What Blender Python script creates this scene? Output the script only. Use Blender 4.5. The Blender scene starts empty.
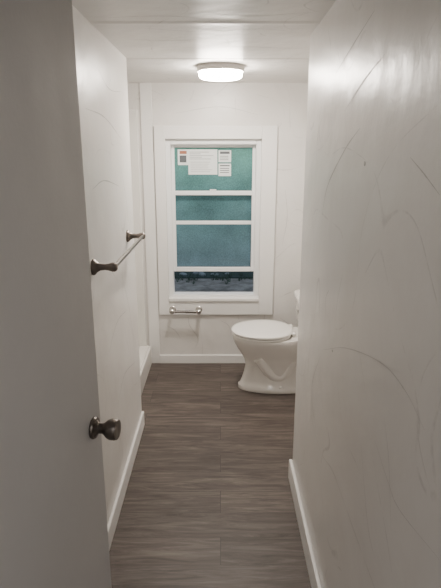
import bpy, bmesh, math, random
from mathutils import Vector, Matrix
random.seed(4)
S = bpy.context.scene
COL = S.collection

# ------------------------------------------------------------ materials
def new_mat(name):
    m = bpy.data.materials.new(name); m.use_nodes = True
    nt = m.node_tree
    return m, nt, nt.nodes['Principled BSDF']

def simple(name, col, rough=0.5, metal=0.0, spec=0.5, emit=None, es=0.0, coat=0.0):
    m, nt, b = new_mat(name)
    b.inputs['Base Color'].default_value = (*col, 1)
    b.inputs['Roughness'].default_value = rough
    b.inputs['Metallic'].default_value = metal
    b.inputs['Specular IOR Level'].default_value = spec
    b.inputs['Coat Weight'].default_value = coat
    if emit:
        b.inputs['Emission Color'].default_value = (*emit, 1)
        b.inputs['Emission Strength'].default_value = es
    return m

def paint(name, c1, c2, rough=0.4, scale=2.2, bump=0.15, bscale=60, swirl=0.0):
    m, nt, b = new_mat(name)
    N, L = nt.nodes, nt.links
    tc = N.new('ShaderNodeTexCoord')
    n1 = N.new('ShaderNodeTexNoise'); n1.inputs['Scale'].default_value = scale
    n1.inputs['Detail'].default_value = 5; n1.inputs['Roughness'].default_value = 0.6
    n1.inputs['Distortion'].default_value = 0.8
    r = N.new('ShaderNodeValToRGB')
    r.color_ramp.elements[0].position = 0.3; r.color_ramp.elements[0].color = (*c1, 1)
    r.color_ramp.elements[1].position = 0.7; r.color_ramp.elements[1].color = (*c2, 1)
    L.new(tc.outputs['Object'], n1.inputs['Vector'])
    L.new(n1.outputs['Fac'], r.inputs['Fac'])
    col = r.outputs['Color']
    if swirl > 0:
        # trowel swirl marks showing through the paint: thin contour lines of slow noise
        masks = []
        for sc_, off, wd in ((1.7, 3.1, 0.0035), (3.0, 9.7, 0.006)):
            mp = N.new('ShaderNodeMapping'); mp.inputs['Location'].default_value = (off, off*0.7, off*1.3)
            L.new(tc.outputs['Object'], mp.inputs['Vector'])
            a = N.new('ShaderNodeTexNoise'); a.inputs['Scale'].default_value = sc_; a.inputs['Detail'].default_value = 0
            L.new(mp.outputs['Vector'], a.inputs['Vector'])
            s_ = N.new('ShaderNodeMath'); s_.operation = 'SUBTRACT'; s_.inputs[1].default_value = 0.5
            L.new(a.outputs['Fac'], s_.inputs[0])
            ab = N.new('ShaderNodeMath'); ab.operation = 'ABSOLUTE'; L.new(s_.outputs[0], ab.inputs[0])
            m1 = N.new('ShaderNodeMapRange'); m1.interpolation_type = 'SMOOTHSTEP'
            m1.inputs['From Min'].default_value = wd*0.3; m1.inputs['From Max'].default_value = wd
            m1.inputs['To Min'].default_value = 1; m1.inputs['To Max'].default_value = 0
            L.new(ab.outputs[0], m1.inputs['Value'])
            g_ = N.new('ShaderNodeTexNoise'); g_.inputs['Scale'].default_value = sc_*3.0; g_.inputs['Detail'].default_value = 6
            g_.inputs['Roughness'].default_value = 0.7
            L.new(tc.outputs['Object'], g_.inputs['Vector'])
            m3 = N.new('ShaderNodeMapRange'); m3.inputs['From Min'].default_value = 0.45; m3.inputs['From Max'].default_value = 0.58
            L.new(g_.outputs['Fac'], m3.inputs['Value'])
            mu = N.new('ShaderNodeMath'); mu.operation = 'MULTIPLY'
            L.new(m1.outputs['Result'], mu.inputs[0]); L.new(m3.outputs['Result'], mu.inputs[1])
            masks.append(mu.outputs[0])
        mxm = N.new('ShaderNodeMath'); mxm.operation = 'MAXIMUM'
        L.new(masks[0], mxm.inputs[0]); L.new(masks[1], mxm.inputs[1])
        sm = N.new('ShaderNodeMath'); sm.operation = 'MULTIPLY'; sm.inputs[1].default_value = swirl
        L.new(mxm.outputs[0], sm.inputs[0])
        mix = N.new('ShaderNodeMix'); mix.data_type = 'RGBA'
        L.new(sm.outputs[0], mix.inputs['Factor']); L.new(col, mix.inputs['A'])
        mix.inputs['B'].default_value = (0.42, 0.40, 0.38, 1)
        col = mix.outputs['Result']
    L.new(col, b.inputs['Base Color'])
    mr = N.new('ShaderNodeMapRange')
    mr.inputs['To Min'].default_value = rough - 0.06; mr.inputs['To Max'].default_value = rough + 0.1
    L.new(n1.outputs['Fac'], mr.inputs['Value']); L.new(mr.outputs['Result'], b.inputs['Roughness'])
    n2 = N.new('ShaderNodeTexNoise'); n2.inputs['Scale'].default_value = bscale
    n2.inputs['Detail'].default_value = 3
    L.new(tc.outputs['Object'], n2.inputs['Vector'])
    n3 = N.new('ShaderNodeTexNoise'); n3.inputs['Scale'].default_value = 5
    L.new(tc.outputs['Object'], n3.inputs['Vector'])
    bp2 = N.new('ShaderNodeBump'); bp2.inputs['Strength'].default_value = 0.3; bp2.inputs['Distance'].default_value = 0.02
    L.new(n3.outputs['Fac'], bp2.inputs['Height'])
    bp = N.new('ShaderNodeBump'); bp.inputs['Strength'].default_value = bump; bp.inputs['Distance'].default_value = 0.003
    L.new(n2.outputs['Fac'], bp.inputs['Height']); L.new(bp2.outputs['Normal'], bp.inputs['Normal'])
    L.new(bp.outputs['Normal'], b.inputs['Normal'])
    return m

M_wall = paint('wall_paint', (0.72, 0.695, 0.665), (0.80, 0.785, 0.76), 0.30, swirl=0.40)
M_ceil = paint('ceiling_paint', (0.73, 0.71, 0.685), (0.79, 0.775, 0.755), 0.36, swirl=0.45)
M_door = paint('door_paint', (0.57, 0.56, 0.55), (0.62, 0.61, 0.60), 0.42, 1.2, 0.1, 90)
M_trim = simple('trim_white', (0.85, 0.84, 0.82), 0.32)
M_vinyl = simple('window_vinyl', (0.86, 0.87, 0.87), 0.30)
M_acr = simple('shower_acrylic', (0.80, 0.785, 0.75), 0.2)
M_porc = simple('porcelain', (0.82, 0.79, 0.75), 0.12, coat=0.5)
M_seat = simple('seat_plastic', (0.88, 0.855, 0.82), 0.22)
M_nick = simple('brushed_nickel', (0.18, 0.16, 0.145), 0.32, 1.0)
M_chrome = simple('chrome', (0.50, 0.48, 0.46), 0.18, 1.0)
M_scuff = simple('scuff_mark', (0.51, 0.495, 0.475), 0.55)
M_scuffl = simple('scuff_mark_faint', (0.59, 0.575, 0.555), 0.6)
M_house = simple('lamp_housing', (0.76, 0.73, 0.69), 0.4)
M_lens = simple('lamp_lens', (0.9, 0.88, 0.84), 0.4, emit=(1.0, 0.91, 0.81), es=160)
M_paper = simple('label_paper', (0.74, 0.77, 0.76), 0.7)
M_ink = simple('label_ink', (0.10, 0.11, 0.12), 0.7)
M_inkl = simple('label_ink_grey', (0.42, 0.44, 0.45), 0.7)
M_inkr = simple('label_ink_rust', (0.35, 0.14, 0.08), 0.7)

# floor
def floor_mat():
    m, nt, b = new_mat('vinyl_plank')
    N, L = nt.nodes, nt.links
    tc = N.new('ShaderNodeTexCoord')
    br = N.new('ShaderNodeTexBrick')
    br.inputs['Scale'].default_value = 1.0
    br.inputs['Brick Width'].default_value = 1.22
    br.inputs['Row Height'].default_value = 0.152
    br.inputs['Mortar Size'].default_value = 0.0013
    br.inputs['Mortar Smooth'].default_value = 0.3
    br.offset = 0.37
    br.inputs['Color1'].default_value = (0.0, 0.0, 0.0, 1)
    br.inputs['Color2'].default_value = (1, 1, 1, 1)
    br.inputs['Mortar'].default_value = (0.5, 0.5, 0.5, 1)
    L.new(tc.outputs['Object'], br.inputs['Vector'])
    mp = N.new('ShaderNodeMapping'); mp.inputs['Scale'].default_value = (1.8, 17, 1)
    L.new(tc.outputs['Object'], mp.inputs['Vector'])
    add = N.new('ShaderNodeVectorMath'); add.operation = 'ADD'
    sc = N.new('ShaderNodeVectorMath'); sc.operation = 'SCALE'; sc.inputs['Scale'].default_value = 7.0
    L.new(br.outputs['Color'], sc.inputs[0])
    L.new(mp.outputs['Vector'], add.inputs[0]); L.new(sc.outputs['Vector'], add.inputs[1])
    g = N.new('ShaderNodeTexNoise'); g.inputs['Scale'].default_value = 1.6; g.inputs['Detail'].default_value = 9
    g.inputs['Roughness'].default_value = 0.72; g.inputs['Distortion'].default_value = 1.3
    L.new(add.outputs['Vector'], g.inputs['Vector'])
    r = N.new('ShaderNodeValToRGB')
    e = r.color_ramp.elements
    e[0].position = 0.30; e[0].color = (0.040, 0.032, 0.028, 1)
    e[1].position = 0.74; e[1].color = (0.195, 0.163, 0.146, 1)
    k = e.new(0.5); k.color = (0.098, 0.078, 0.068, 1)
    L.new(g.outputs['Fac'], r.inputs['Fac'])
    mx = N.new('ShaderNodeMix'); mx.data_type = 'RGBA'; mx.blend_type = 'MULTIPLY'
    mx.inputs['Factor'].default_value = 1.0
    mr = N.new('ShaderNodeMapRange'); mr.inputs['To Min'].default_value = 0.84; mr.inputs['To Max'].default_value = 1.16
    L.new(br.outputs['Color'], mr.inputs['Value'])
    L.new(r.outputs['Color'], mx.inputs['A']); L.new(mr.outputs['Result'], mx.inputs['B'])
    mm = N.new('ShaderNodeMix'); mm.data_type = 'RGBA'
    L.new(br.outputs['Fac'], mm.inputs['Factor'])
    L.new(mx.outputs['Result'], mm.inputs['A']); mm.inputs['B'].default_value = (0.035, 0.028, 0.025, 1)
    L.new(mm.outputs['Result'], b.inputs['Base Color'])
    b.inputs['Roughness'].default_value = 0.46
    b.inputs['Specular IOR Level'].default_value = 0.40
    bp = N.new('ShaderNodeBump'); bp.inputs['Strength'].default_value = 0.2; bp.inputs['Distance'].default_value = 0.002
    L.new(g.outputs['Fac'], bp.inputs['Height']); L.new(bp.outputs['Normal'], b.inputs['Normal'])
    return m
M_floor = floor_mat()

# obscured glass; dusk light coming through is put in as graded emission
def pane_mat():
    m, nt, b = new_mat('obscure_glass')
    N, L = nt.nodes, nt.links
    tc = N.new('ShaderNodeTexCoord')
    sp = N.new('ShaderNodeSeparateXYZ'); L.new(tc.outputs['Object'], sp.inputs[0])
    mr = N.new('ShaderNodeMapRange'); mr.inputs['From Min'].default_value = 0.72; mr.inputs['From Max'].default_value = 1.6
    L.new(sp.outputs['Z'], mr.inputs['Value'])
    r = N.new('ShaderNodeValToRGB'); e = r.color_ramp.elements
    e[0].position = 0.0; e[0].color = (0.058, 0.098, 0.125, 1)
    e[1].position = 1.0; e[1].color = (0.058, 0.170, 0.145, 1)
    k = e.new(0.6); k.color = (0.046, 0.112, 0.120, 1)
    L.new(mr.outputs['Result'], r.inputs['Fac'])
    n = N.new('ShaderNodeTexNoise'); n.inputs['Scale'].default_value = 130; n.inputs['Detail'].default_value = 2
    L.new(tc.outputs['Object'], n.inputs['Vector'])
    n2 = N.new('ShaderNodeTexNoise'); n2.inputs['Scale'].default_value = 5; n2.inputs['Detail'].default_value = 2
    L.new(tc.outputs['Object'], n2.inputs['Vector'])
    ad = N.new('ShaderNodeMath'); ad.operation = 'ADD'
    L.new(n.outputs['Fac'], ad.inputs[0]); L.new(n2.outputs['Fac'], ad.inputs[1])
    m2 = N.new('ShaderNodeMapRange'); m2.inputs['From Min'].default_value = 0.6; m2.inputs['From Max'].default_value = 1.4
    m2.inputs['To Min'].default_value = 0.5; m2.inputs['To Max'].default_value = 1.5
    L.new(ad.outputs[0], m2.inputs['Value'])
    mx = N.new('ShaderNodeMix'); mx.data_type = 'RGBA'; mx.blend_type = 'MULTIPLY'; mx.inputs['Factor'].default_value = 1
    L.new(r.outputs['Color'], mx.inputs['A']); L.new(m2.outputs['Result'], mx.inputs['B'])
    L.new(mx.outputs['Result'], b.inputs['Base Color'])
    L.new(mx.outputs['Result'], b.inputs['Emission Color'])
    b.inputs['Emission Strength'].default_value = 0.45
    b.inputs['Roughness'].default_value = 0.3
    bp = N.new('ShaderNodeBump'); bp.inputs['Strength'].default_value = 0.4; bp.inputs['Distance'].default_value = 0.002
    L.new(n.outputs['Fac'], bp.inputs['Height']); L.new(bp.outputs['Normal'], b.inputs['Normal'])
    return m
M_pane = pane_mat()

# ------------------------------------------------------------ mesh helpers
def finish(name, bm, mat, parent=None, smooth=False, mats=None):
    bmesh.ops.recalc_face_normals(bm, faces=bm.faces)
    me = bpy.data.meshes.new(name); bm.to_mesh(me); bm.free()
    for mm in (mats or [mat]): me.materials.append(mm)
    if smooth:
        for p in me.polygons: p.use_smooth = True
        try: me.set_sharp_from_angle(angle=math.radians(40))
        except Exception: pass
    o = bpy.data.objects.new(name, me); COL.objects.link(o)
    if parent: o.parent = parent
    return o

def add_box(bm, x0, x1, y0, y1, z0, z1, mi=0):
    v = [bm.verts.new((x, y, z)) for x in (x0, x1) for y in (y0, y1) for z in (z0, z1)]
    for f in ((0,1,3,2),(4,6,7,5),(0,4,5,1),(2,3,7,6),(0,2,6,4),(1,5,7,3)):
        fc = bm.faces.new([v[i] for i in f]); fc.material_index = mi

def boxes(name, lst, mat, parent=None, bevel=0.0, seg=2):
    bm = bmesh.new()
    for b in lst: add_box(bm, *b)
    o = finish(name, bm, mat, parent)
    if bevel:
        md = o.modifiers.new('bevel', 'BEVEL'); md.width = bevel; md.segments = seg; md.limit_method = 'ANGLE'
        for p in o.data.polygons: p.use_smooth = True
        md.harden_normals = True
    return o

def empty(name, loc=(0, 0, 0)):
    o = bpy.data.objects.new(name, None); COL.objects.link(o); o.location = loc
    o.empty_display_size = 0.1
    return o

def lathe(name, prof, origin, axis, mat, parent=None, seg=40):
    """prof: list of (distance along axis, radius)"""
    ax = Vector(axis).normalized()
    q = Vector((0, 0, 1)).rotation_difference(ax)
    bm = bmesh.new(); rings = []
    for d, r in prof:
        ring = []
        for i in range(seg):
            t = 2 * math.pi * i / seg
            p = q @ Vector((r * math.cos(t), r * math.sin(t), d)) + Vector(origin)
            ring.append(bm.verts.new(p))
        rings.append(ring)
    for a, b in zip(rings, rings[1:]):
        for i in range(seg):
            j = (i + 1) % seg
            bm.faces.new((a[i], a[j], b[j], b[i]))
    bm.faces.new(rings[0]); bm.faces.new(rings[-1])
    return finish(name, bm, mat, parent, True)

def ring_loft(name, rings, mat, parent=None, sub=0):
    bm = bmesh.new(); R = [[bm.verts.new(p) for p in ring] for ring in rings]
    n = len(R[0])
    for a, b in zip(R, R[1:]):
        for i in range(n):
            j = (i + 1) % n
            bm.faces.new((a[i], a[j], b[j], b[i]))
    bm.faces.new(R[0]); bm.faces.new(R[-1])
    o = finish(name, bm, mat, parent, True)
    if sub:
        m = o.modifiers.new('s', 'SUBSURF'); m.levels = sub; m.render_levels = sub
    return o

def tube(name, pts, rad, mat, parent=None, cyclic=False):
    cu = bpy.data.curves.new(name, 'CURVE'); cu.dimensions = '3D'
    cu.bevel_depth = rad; cu.bevel_resolution = 5; cu.use_fill_caps = True
    sp = cu.splines.new('NURBS'); sp.points.add(len(pts) - 1)
    for p, c in zip(sp.points, pts): p.co = (*c, 1)
    sp.use_endpoint_u = True; sp.order_u = 3
    sp.use_cyclic_u = cyclic
    o = bpy.data.objects.new(name, cu); COL.objects.link(o); cu.materials.append(mat)
    if parent: o.parent = parent
    return o

def catmull(pts, n=10):
    P = [Vector(p) for p in pts]; P = [2*P[0]-P[1]] + P + [2*P[-1]-P[-2]]
    out = []
    for i in range(1, len(P) - 2):
        for k in range(n):
            t = k / n
            out.append(0.5*((2*P[i]) + (-P[i-1]+P[i+1])*t + (2*P[i-1]-5*P[i]+4*P[i+1]-P[i+2])*t*t + (-P[i-1]+3*P[i]-3*P[i+1]+P[i+2])*t**3))
    out.append(P[-2]); return out

def scuffs(name, strokes, normal, parent, mat=M_scuff):
    """thin flat paint scuffs lying on the wall"""
    nrm = Vector(normal); bm = bmesh.new()
    for pts, w in strokes:
        c = catmull(pts); prev = None; n = len(c)
        for i, p in enumerate(c):
            t = (c[min(i+1, n-1)] - c[max(i-1, 0)]).normalized()
            s = nrm.cross(t).normalized() * w * (0.15 + 0.85*math.sin(math.pi*(i+0.5)/n)*random.uniform(0.45, 1.0)) * 0.5
            a = bm.verts.new(p + s + nrm*0.0006); b = bm.verts.new(p - s + nrm*0.0006)
            if prev: bm.faces.new((prev[0], a, b, prev[1]))
            prev = (a, b)
    return finish(name, bm, mat, parent)

# ------------------------------------------------------------ dimensions
H = 1.99; D = 3.68
XL = -0.46; XR = 0.35
YL = 2.75; YR = 2.22
YB = -1.6
# shell
floor = boxes('floor', [(-1.4, 0.85, YB-0.1, D+0.12, -0.08, 0.0)], M_floor)
ceil = boxes('ceiling', [(-1.4, 0.85, YB-0.1, D+0.12, H, H+0.08)], M_ceil)
wl = boxes('wall_left', [(XL-0.1, XL, YB, YL, 0, H)], M_wall)
wr = boxes('wall_right', [(XR, XR+0.1, YB, YR, 0, H)], M_wall)
boxes('wall_right_return', [(XR+0.1, 0.82, YR-0.1, YR, 0, H)], M_wall)
boxes('wall_toilet_side', [(0.72, 0.82, YR, D, 0, H)], M_wall)
boxes('wall_left_return', [(-1.4, XL-0.1, YL-0.1, YL, 0, H)], M_wall)
boxes('wall_shower_side', [(-1.4, -1.3, YL, D, 0, H)], M_wall)
boxes('wall_entry', [(XL, XR, YB-0.1, YB, 0, H)], M_wall)
WX0, WX1, WZ0, WZ1 = -0.378, 0.280, 0.50, 1.633
wb = boxes('wall_back', [(-1.4, WX0, D, D+0.12, 0, H), (WX1, 0.82, D, D+0.12, 0, H),
                    (WX0, WX1, D, D+0.12, 0, WZ0), (WX0, WX1, D, D+0.12, WZ1, H)], M_wall)

# baseboards
boxes('baseboard_left', [(XL, XL+0.014, 0.47, YL, 0, 0.09)], M_trim, bevel=0.004)
boxes('baseboard_right', [(XR-0.016, XR, 0.47, YR+0.016, 0, 0.105)], M_trim, bevel=0.005)
boxes('baseboard_right_return', [(XR, 0.72, YR, YR+0.016, 0, 0.105)], M_trim, bevel=0.005)
boxes('baseboard_back', [(-0.46, 0.72, D-0.014, D, 0, 0.068)], M_trim, bevel=0.004)
boxes('baseboard_toilet_side', [(0.706, 0.72, YR+0.016, D-0.014, 0, 0.068)], M_trim, bevel=0.004)

boxes('trim_1', [(-0.535, -0.458, D-0.010, D, 0.0, H)], M_trim, bevel=0.002)
# ceiling seam battens (low profile)
def seam(name, x0, x1, y, w=0.045, h=0.0022):
    bm = bmesh.new()
    pr = [(y-w, H), (y-w*0.3, H-h), (y+w*0.3, H-h), (y+w, H)]
    a = [bm.verts.new((x0, p[0], p[1])) for p in pr]; b = [bm.verts.new((x1, p[0], p[1])) for p in pr]
    for i in range(3): bm.faces.new((a[i], a[i+1], b[i+1], b[i]))
    bm.faces.new((a[3], a[0], b[0], b[3])); bm.faces.new(a); bm.faces.new(b)
    return finish(name, bm, M_ceil)
seam('trim_2', XL, XR, 2.03, 0.03, 0.003)
seam('trim_3', -1.3, 0.72, YL+0.02, 0.03, 0.003)

# scuffs
scuffs('scuff_marks_right', [
    ([(XR,1.368,1.607),(XR,1.517,1.555),(XR,1.727,1.445),(XR,1.80,1.34)], 0.007),
    ([(XR,1.306,1.86),(XR,1.53,1.815),(XR,1.71,1.776)], 0.005),
    ([(XR,0.99,1.54),(XR,0.92,1.515),(XR,0.841,1.4835)], 0.0035)], (-1,0,0), wr)
scuffs('scuff_marks_right_faint', [
    ([(XR,1.679,0.89),(XR,1.37,1.018),(XR,1.061,1.105),(XR,0.903,1.114),(XR,0.797,1.09)], 0.0035),
    ([(XR,1.70,0.86),(XR,1.811,0.72),(XR,1.811,0.634),(XR,1.707,0.566)], 0.006),
    ([(XR,1.049,0.92),(XR,0.94,0.885),(XR,0.867,0.876),(XR,0.688,0.922)], 0.0025),
    ([(XR,1.00,1.0),(XR,0.95,0.93),(XR,0.9,0.80)], 0.0025),
    ([(XR,1.15,0.85),(XR,1.05,0.70),(XR,0.98,0.66)], 0.003),
    ([(XR,1.9,1.66),(XR,1.95,1.60),(XR,1.96,1.52)], 0.006),
    ([(XR,1.2,1.75),(XR,1.35,1.72),(XR,1.55,1.66)], 0.005),
    ([(XR,1.62,1.12),(XR,1.66,1.08),(XR,1.65,1.0)], 0.005)], (-1,0,0), wr, M_scuffl)
scuffs('scuff_marks_left', [
    ([(XL,1.87,1.693),(XL,2.18,1.68),(XL,2.53,1.603)], 0.006),
    ([(XL,1.9,1.42),(XL,2.1,1.44),(XL,2.4,1.40)], 0.006),
    ([(XL,2.1,1.85),(XL,2.3,1.80),(XL,2.6,1.82)], 0.005)], (1,0,0), wl)
scuffs('scuff_marks_left_faint', [
    ([(XL,2.45,1.5),(XL,2.55,1.35),(XL,2.6,1.2)], 0.006),
    ([(XL,2.0,0.75),(XL,2.2,0.82),(XL,2.45,0.80)], 0.006),
    ([(XL,2.35,1.0),(XL,2.5,0.8),(XL,2.62,0.5)], 0.006),
    ([(XL,2.1,0.45),(XL,2.3,0.52),(XL,2.6,0.46)], 0.006)], (1,0,0), wl, M_scuffl)
scuffs('scuff_marks_ceiling', [
    ([(-0.3,2.1,H),(-0.1,2.16,H),(0.15,2.12,H),(0.3,2.18,H)], 0.006),
    ([(-0.38,1.95,H),(-0.2,1.93,H),(0.0,1.97,H)], 0.006),
    ([(-0.1,1.90,H),(0.1,1.93,H),(0.3,1.88,H)], 0.006),
    ([(-0.38,2.3,H),(-0.2,2.33,H),(0.0,2.28,H)], 0.007),
    ([(-0.1,2.5,H),(0.1,2.46,H),(0.4,2.52,H)], 0.007),
    ([(-0.5,3.2,H),(-0.2,3.35,H),(0.2,3.3,H),(0.5,3.42,H)], 0.008)], (0,0,-1), ceil)
scuffs('scuff_marks_back', [
    ([(-0.24,D,0.375),(-0.23,D,0.30),(-0.17,D,0.20),(-0.19,D,0.12)], 0.008),
    ([(-0.40,D,0.30),(-0.34,D,0.26),(-0.30,D,0.20)], 0.006),
    ([(0.0,D,0.34),(0.06,D,0.30),(0.08,D,0.22)], 0.006),
    ([(-0.3,D,1.80),(0.0,D,1.84),(0.25,D,1.79)], 0.006),
    ([(0.44,D,0.9),(0.47,D,1.1),(0.45,D,1.3)], 0.006)], (0,-1,0), wb, M_scuffl)
lathe('screw_hole', [(0, 0.0055), (0.0012, 0.0055)], (XR, 1.30, 1.522), (-1, 0, 0), M_scuff, wr, 16)
lathe('nail_hole', [(0, 0.004), (0.0012, 0.004)], (XR, 1.52, 0.95), (-1, 0, 0), M_scuff, wr, 16)

# ------------------------------------------------------------ window
win = empty('window_1', (0, 0, 0))
boxes('casing', [(-0.450, WX0, D-0.018, D, 0.389, 1.718), (WX1, 0.385, D-0.018, D, 0.389, 1.718),
                 (WX0, WX1, D-0.018, D, WZ1, 1.718), (WX0, WX1, D-0.018, D, 0.389, WZ0)], M_trim, win, 0.003)
boxes('sill', [(WX0, WX1, D-0.030, D+0.03, WZ0-0.005, WZ0+0.018)], M_trim, win, 0.004)
fy0, fy1 = D+0.012, D+0.10
boxes('frame', [(WX0, WX0+0.035, fy0, fy1, WZ0, WZ1), (WX1-0.035, WX1, fy0, fy1, WZ0, WZ1),
                (WX0+0.035, WX1-0.035, fy0, fy1, WZ1-0.035, WZ1), (WX0+0.035, WX1-0.035, fy0, fy1, WZ0, WZ0+0.034)],
      M_vinyl, win, 0.003)
ix0, ix1 = WX0+0.035, WX1-0.035
def sash(tag, y0, y1, z0, z1, st, br, tr):
    boxes(tag, [(ix0, ix0+st, y0, y1, z0, z1), (ix1-st, ix1, y0, y1, z0, z1),
                (ix0+st, ix1-st, y0, y1, z1-tr, z1), (ix0+st, ix1-st, y0, y1, z0, z0+br)], M_vinyl, win, 0.003)
sash('upper_sash', D+0.062, D+0.088, 1.045, 1.600, 0.022, 0.026, 0.022)
sash('lower_sash', D+0.028, D+0.054, 0.706, 1.285, 0.024, 0.030, 0.030)
boxes('upper_pane', [(ix0+0.02, ix1-0.02, D+0.072, D+0.078, 1.068, 1.585)], M_pane, win)
boxes('lower_pane', [(ix0+0.02, ix1-0.02, D+0.060, D+0.0615, 0.730, 1.046)], M_pane, win)
boxes('latch', [(-0.075, -0.03, D+0.024, D+0.05, 1.285, 1.295)], M_vinyl, win, 0.002)

lab = empty('window_label'); lab.parent = win
ly = D+0.0705
boxes('sheet', [(-0.298, -0.022, ly, ly+0.0012, 1.50, 1.566), (-0.225, -0.022, ly, ly+0.0012, 1.395, 1.50),
                (-0.298, -0.225, ly, ly+0.0012, 1.46, 1.50)], M_paper, lab)
b = []
for k in range(5): b.append((-0.215, -0.215+random.uniform(0.07, 0.17), ly-0.0008, ly, 1.545-k*0.0115, 1.550-k*0.0115))
for k in range(6): b.append((-0.21, -0.21+random.uniform(0.10, 0.17), ly-0.0008, ly, 1.478-k*0.013, 1.4815-k*0.013))
boxes('print_lines', b, M_inkl, lab)
boxes('print_patch', [(-0.285, -0.238, ly-0.0008, ly, 1.478, 1.525)], M_ink, lab)
boxes('print_band', [(-0.285, -0.235, ly-0.0008, ly, 1.535, 1.556)], M_inkr, lab)
lab2 = empty('window_label'); lab2.parent = win
boxes('sheet', [(-0.014, 0.074, ly, ly+0.0012, 1.480, 1.560), (-0.014, 0.074, ly, ly+0.0012, 1.385, 1.470)], M_paper, lab2)
b = [(-0.004, 0.064, ly-0.0008, ly, 1.535, 1.552), (-0.004, 0.064, ly-0.0008, ly, 1.452, 1.460)]
for k in range(3): b.append((-0.004, 0.055, ly-0.0008, ly, 1.518-k*0.012, 1.522-k*0.012))
for k in range(3): b.append((-0.004, 0.060, ly-0.0008, ly, 1.435-k*0.014, 1.440-k*0.014))
boxes('print_lines', b, M_ink, lab2)

# ------------------------------------------------------------ ceiling light
cl = empty('ceiling_light', (0, 0, 0))
c0 = (0.0, 2.99, H)
lathe('housing', [(0, 0.124), (0.004, 0.127), (0.026, 0.127), (0.030, 0.124), (0.030, 0.117), (0.024, 0.116)], c0, (0,0,-1), M_house, cl, 56)
lathe('lens', [(0.024, 0.115), (0.050, 0.115), (0.058, 0.111), (0.063, 0.100), (0.065, 0.06), (0.066, 0.02)], c0, (0,0,-1), M_lens, cl, 56)

# ------------------------------------------------------------ towel bar
tb = empty('towel_bar')
bz = 1.15; bx = XL+0.078
for i, y in enumerate((1.83, 2.545)):
    lathe('post_%d' % (i+1), [(0, 0.029), (0.004, 0.030), (0.010, 0.028), (0.016, 0.020), (0.028, 0.013), (0.045, 0.011), (0.058, 0.013),
                  (0.070, 0.017), (0.080, 0.017), (0.086, 0.014), (0.090, 0.008)], (XL, y, bz), (1,0,0), M_nick, tb)
lathe('bar', [(0, 0.008), (0.715, 0.008)], (bx, 1.83, bz), (0,1,0), M_nick, tb, 20)

# ------------------------------------------------------------ toilet paper holder
tp = empty('toilet_paper_holder')
ty = D-0.018
for i, x in enumerate((-0.352, -0.158)):
    lathe('post_%d' % (i+1), [(0, 0.024), (0.005, 0.025), (0.010, 0.019), (0.02, 0.012), (0.045, 0.011), (0.052, 0.017), (0.072, 0.017), (0.078, 0.011)],
          (x, ty, 0.432), (0,-1,0), M_chrome, tp, 28)
lathe('roller', [(0, 0.006), (0.012, 0.006), (0.014, 0.010), (0.09, 0.010), (0.091, 0.0125), (0.166, 0.0125), (0.170, 0.006), (0.178, 0.006)],
      (-0.344, ty-0.062, 0.432), (1,0,0), M_chrome, tp, 24)

# ------------------------------------------------------------ shower
sh = empty('shower_stall')
SX0, SY0, SY1 = -1.294, YL+0.006, D-0.004
boxes('pan', [(SX0, -0.605, SY0, SY1, 0.0, 0.05), (-0.605, -0.538, SY0, SY1, 0.0, 0.145), (-0.538, -0.520, SY0, D-0.016, 0.0, 0.145),
              (SX0, -1.25, SY0, SY1, 0.05, 0.145), (-1.25, -0.605, D-0.05, SY1, 0.05, 0.145), (-1.25, -0.605, SY0, 2.80, 0.05, 0.145)], M_acr, sh, 0.006, 3)
boxes('surround', [(SX0, -0.555, D-0.022, SY1, 0.145, 1.82), (SX0, -1.28, 2.775, D-0.022, 0.145, 1.82), (SX0, -0.555, SY0, 2.775, 0.145, 1.82)], M_acr, sh, 0.006, 3)

# ------------------------------------------------------------ toilet (faces -X)
to = empty('toilet')
TY = 3.27
def egg(xf, xb, hw, z, n=48, nose=0.10, p=2.15):
    cx = (xf+xb)/2; a = (xb-xf)/2; out = []
    for i in range(n):
        t = 2*math.pi*i/n
        c, s = math.cos(t), math.sin(t)
        ex = 2/p
        x = math.copysign(abs(c)**ex, c); y = math.copysign(abs(s)**ex, s)
        y *= (1 + nose*x*0.6)
        out.append((cx + a*x, TY + hw*y, z))
    return out
bowl = [(0.0,.120,.640,.116),(0.006,.118,.642,.118),(0.026,.120,.640,.116),(0.038,.134,.634,.105),(0.07,.146,.626,.097),(0.12,.160,.614,.092),
        (0.17,.168,.604,.094),(0.21,.160,.600,.102),(0.25,.138,.596,.120),(0.29,.112,.592,.142),(0.33,.091,.585,.162),(0.355,.083,.580,.171),(0.372,.080,.576,.174),(0.382,.083,.573,.171),(0.384,.10,.56,.155)]
ring_loft('bowl', [egg(f, bk, w, z) for z, f, bk, w in bowl], M_porc, to)
for s in (-1, 1):
    tube('trapway_%d' % (1 if s < 0 else 2), [(.25, TY+s*.080, .24), (.30, TY+s*.072, .16), (.36, TY+s*.064, .09), (.43, TY+s*.062, .10), (.47, TY+s*.064, .20), (.52, TY+s*.062, .27), (.58, TY+s*.060, .22), (.60, TY+s*.054, .05)], 0.036, M_porc, to)
    lathe('bolt_cap_%d' % (1 if s < 0 else 2), [(0, .014), (.008, .013), (.014, .006)], (.40, TY+s*.10, .034), (0,0,1), M_seat, to, 20)
boxes('tank_deck', [(.44, .70, TY-.13, TY+.13, .30, .392)], M_porc, to, 0.03, 5)
ring_loft('seat', [egg(f, bk, w, z) for z, f, bk, w in [(.386,.085,.468,.172),(.389,.077,.476,.180),(.398,.077,.476,.180),(.401,.084,.470,.173)]], M_seat, to)
ring_loft('lid', [egg(f, bk, w, z) for z, f, bk, w in [(.403,.084,.472,.174),(.406,.074,.482,.184),(.414,.073,.483,.185),(.419,.078,.479,.181),(.422,.095,.465,.165),(.4235,.15,.42,.11),(.424,.22,.36,.05)]], M_seat, to)
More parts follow.
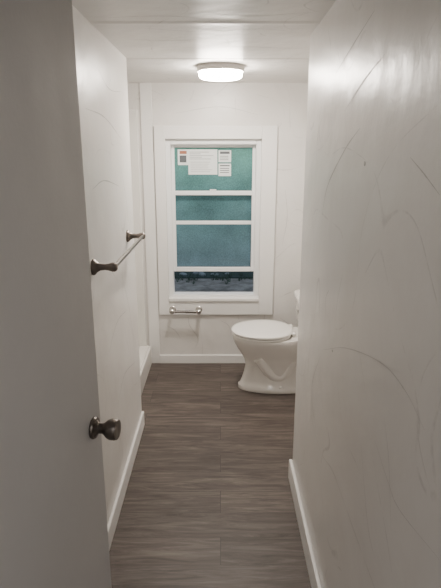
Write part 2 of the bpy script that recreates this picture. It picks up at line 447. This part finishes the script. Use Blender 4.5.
for s in (-1, 1):
    lathe('hinge_%d' % (1 if s < 0 else 2), [(0, .010), (.004, .013), (.046, .013), (.05, .010)], (.478, TY+s*.075-.025, .405), (0,1,0), M_seat, to, 20)
def rbox(x0, x1, hw, z, r=0.06, n=8):
    out = []
    for cx, cy, a0 in ((x1-r, hw-r, 0), (x0+r, hw-r, 90), (x0+r, -hw+r, 180), (x1-r, -hw+r, 270)):
        for k in range(n+1):
            a = math.radians(a0 + 90*k/n)
            out.append((cx+r*math.cos(a), TY+cy+r*math.sin(a), z))
    return out
ring_loft('tank', [rbox(.535,.69,.180,.390), rbox(.525,.695,.19,.40), rbox(.516,.700,.200,.50), rbox(.512,.702,.205,.600)], M_porc, to)
ring_loft('tank_lid', [rbox(.504,.706,.213,.600), rbox(.500,.708,.217,.606), rbox(.500,.708,.217,.622), rbox(.506,.704,.211,.631), rbox(.535,.69,.183,.635)], M_porc, to)
lathe('flush_lever_boss', [(0, .014), (.010, .014), (.014, .010)], (.514, TY-.14, .565), (-1,0,0), M_chrome, to, 20)
boxes('flush_lever', [(.492, .502, TY-.145, TY-.070, .558, .572)], M_chrome, to, 0.003)
tube('supply_line', [(.60, TY+.15, .39), (.60, TY+.17, .30), (.66, TY+.19, .20), (.70, TY+.19, .17), (.718, TY+.19, .17)], 0.005, M_chrome, to)

# ------------------------------------------------------------ door
door = empty('door_1')
hx, hy = -0.412, 0.46; exx, eyy = -0.300, 1.172
d = Vector((exx-hx, eyy-hy, 0)); w = d.length; d.normalize(); n = Vector((d.y, -d.x, 0))
bm = bmesh.new()
add_box(bm, 0, w, 0, 0.035, 0.012, 1.925)
o = finish('slab', bm, M_door, door)
o.matrix_local = Matrix(((d.x, -n.x, 0, hx), (d.y, -n.y, 0, hy), (0, 0, 1, 0), (0, 0, 0, 1)))
md = o.modifiers.new('b', 'BEVEL'); md.width = 0.002; md.segments = 2
kc = Vector((exx, eyy, 0)) - d*0.048; kc.z = 0.908
prof = [(0, .026), (.004, .027), (.008, .025), (.010, .018), (.016, .0125), (.026, .0125), (.032, .017), (.038, .0225), (.046, .0255), (.056, .0255), (.062, .024), (.064, .018), (.063, .006)]
lathe('knob', prof, kc, n, M_nick, door)
lathe('knob_back', prof, kc - n*0.035, -n, M_nick, door)
for i, z in enumerate((0.2, 1.0, 1.72)):
    lathe('hinge_%d' % (i+1), [(0, .007), (.09, .007)], (hx-0.004, hy-0.008, z), (0,0,1), M_nick, door, 16)
boxes('door_frame', [(XL, XL+0.03, 0.34, 0.45, 0, 1.95), (XR-0.03, XR, 0.34, 0.45, 0, 1.95), (XL, XR, 0.34, 0.45, 1.95, H)], M_trim, None, 0.002)

# ------------------------------------------------------------ outside
def ground_mat():
    m, nt, b = new_mat('driveway_gravel')
    N, L = nt.nodes, nt.links
    tc = N.new('ShaderNodeTexCoord')
    n = N.new('ShaderNodeTexNoise'); n.inputs['Scale'].default_value = 4; n.inputs['Detail'].default_value = 6; n.inputs['Roughness'].default_value = 0.7
    L.new(tc.outputs['Object'], n.inputs['Vector'])
    r = N.new('ShaderNodeValToRGB'); e = r.color_ramp.elements
    e[0].position = 0.38; e[0].color = (0.18, 0.16, 0.14, 1); e[1].position = 0.62; e[1].color = (0.40, 0.36, 0.33, 1)
    L.new(n.outputs['Fac'], r.inputs['Fac']); L.new(r.outputs['Color'], b.inputs['Base Color'])
    b.inputs['Roughness'].default_value = 0.8
    return m
yard = empty('yard')
boxes('driveway', [(-15, 15, D+0.13, 30, -0.7, -0.6)], ground_mat(), yard)
M_dg = simple('dark_turf', (0.06, 0.085, 0.075), 0.9)
boxes('lawn', [(-15, 15, 8.9, 30, -0.6, -0.58)], M_dg, yard)
bm = bmesh.new()
for k in range(240):
    cx, cy = random.uniform(-2.5, 2.5), 8.95 + random.gauss(0, 0.16)
    for j in range(5):
        a = random.uniform(0, 6.28); hgt = random.uniform(0.04, 0.11); l = 0.04
        p0 = Vector((cx+0.02*math.cos(a), cy+0.02*math.sin(a), -0.60)); sd = Vector((-math.sin(a), math.cos(a), 0))*0.008
        bm.faces.new([bm.verts.new(p0+sd), bm.verts.new(p0-sd), bm.verts.new(p0+Vector((l*math.cos(a), l*math.sin(a), hgt)))])
finish('grass_tufts', bm, simple('grass_blade', (0.09, 0.13, 0.09), 0.8), yard)
bm = bmesh.new()
for k in range(18):
    cx, cy, s_ = random.uniform(-1.4, 1.4), random.uniform(9.0, 9.5), random.uniform(0.025, 0.06)
    mtx = Matrix.Translation((cx, cy, -0.585+s_*0.35)) @ Matrix.Rotation(random.uniform(0, 3), 4, 'Z') @ Matrix.Diagonal((s_*1.4, s_, s_*0.7, 1))
    v = bmesh.ops.create_icosphere(bm, subdivisions=2, radius=1.0, matrix=mtx)['verts']
    for q in v: q.co += Vector((random.uniform(-1, 1), random.uniform(-1, 1), random.uniform(-1, 1)))*s_*0.1
finish('rocks', bm, simple('pale_stone', (0.30, 0.33, 0.34), 0.8), yard)
M_fence = simple('fence_wood', (0.06, 0.06, 0.065), 0.8)
fl = []
x = -8
while x < 8:
    fl.append((x, x+0.135, 14.0, 14.025, -0.58, 1.6)); x += 0.15
fl += [(-8, 8, 14.025, 14.07, -0.1, 0.0), (-8, 8, 14.025, 14.07, 1.1, 1.2)]
boxes('fence', fl, M_fence, yard)

# ------------------------------------------------------------ lights / world
w_ = bpy.data.worlds.new('dusk'); S.world = w_; w_.use_nodes = True
bg = w_.node_tree.nodes['Background']
bg.inputs['Color'].default_value = (0.46, 0.57, 0.70, 1); bg.inputs['Strength'].default_value = 0.7
ld = bpy.data.lights.new('hall_fill_light', 'AREA'); ld.shape = 'DISK'; ld.size = 0.3; ld.energy = 8.5; ld.color = (1.0, 0.98, 0.98)  # added fill light, out of view behind the camera
lo = bpy.data.objects.new('hall_fill_light', ld); COL.objects.link(lo); lo.location = (0.0, -0.6, H-0.02)

# ------------------------------------------------------------ camera
cd = bpy.data.cameras.new('camera'); cam = bpy.data.objects.new('camera', cd); COL.objects.link(cam)
cd.sensor_fit = 'VERTICAL'; cd.sensor_height = 24.0; cd.lens = 520/588*24.0
cd.clip_start = 0.02
cam.location = (0, 0, 1.55)
cam.rotation_euler = (math.radians(90-15.3), 0, 0)
S.camera = cam
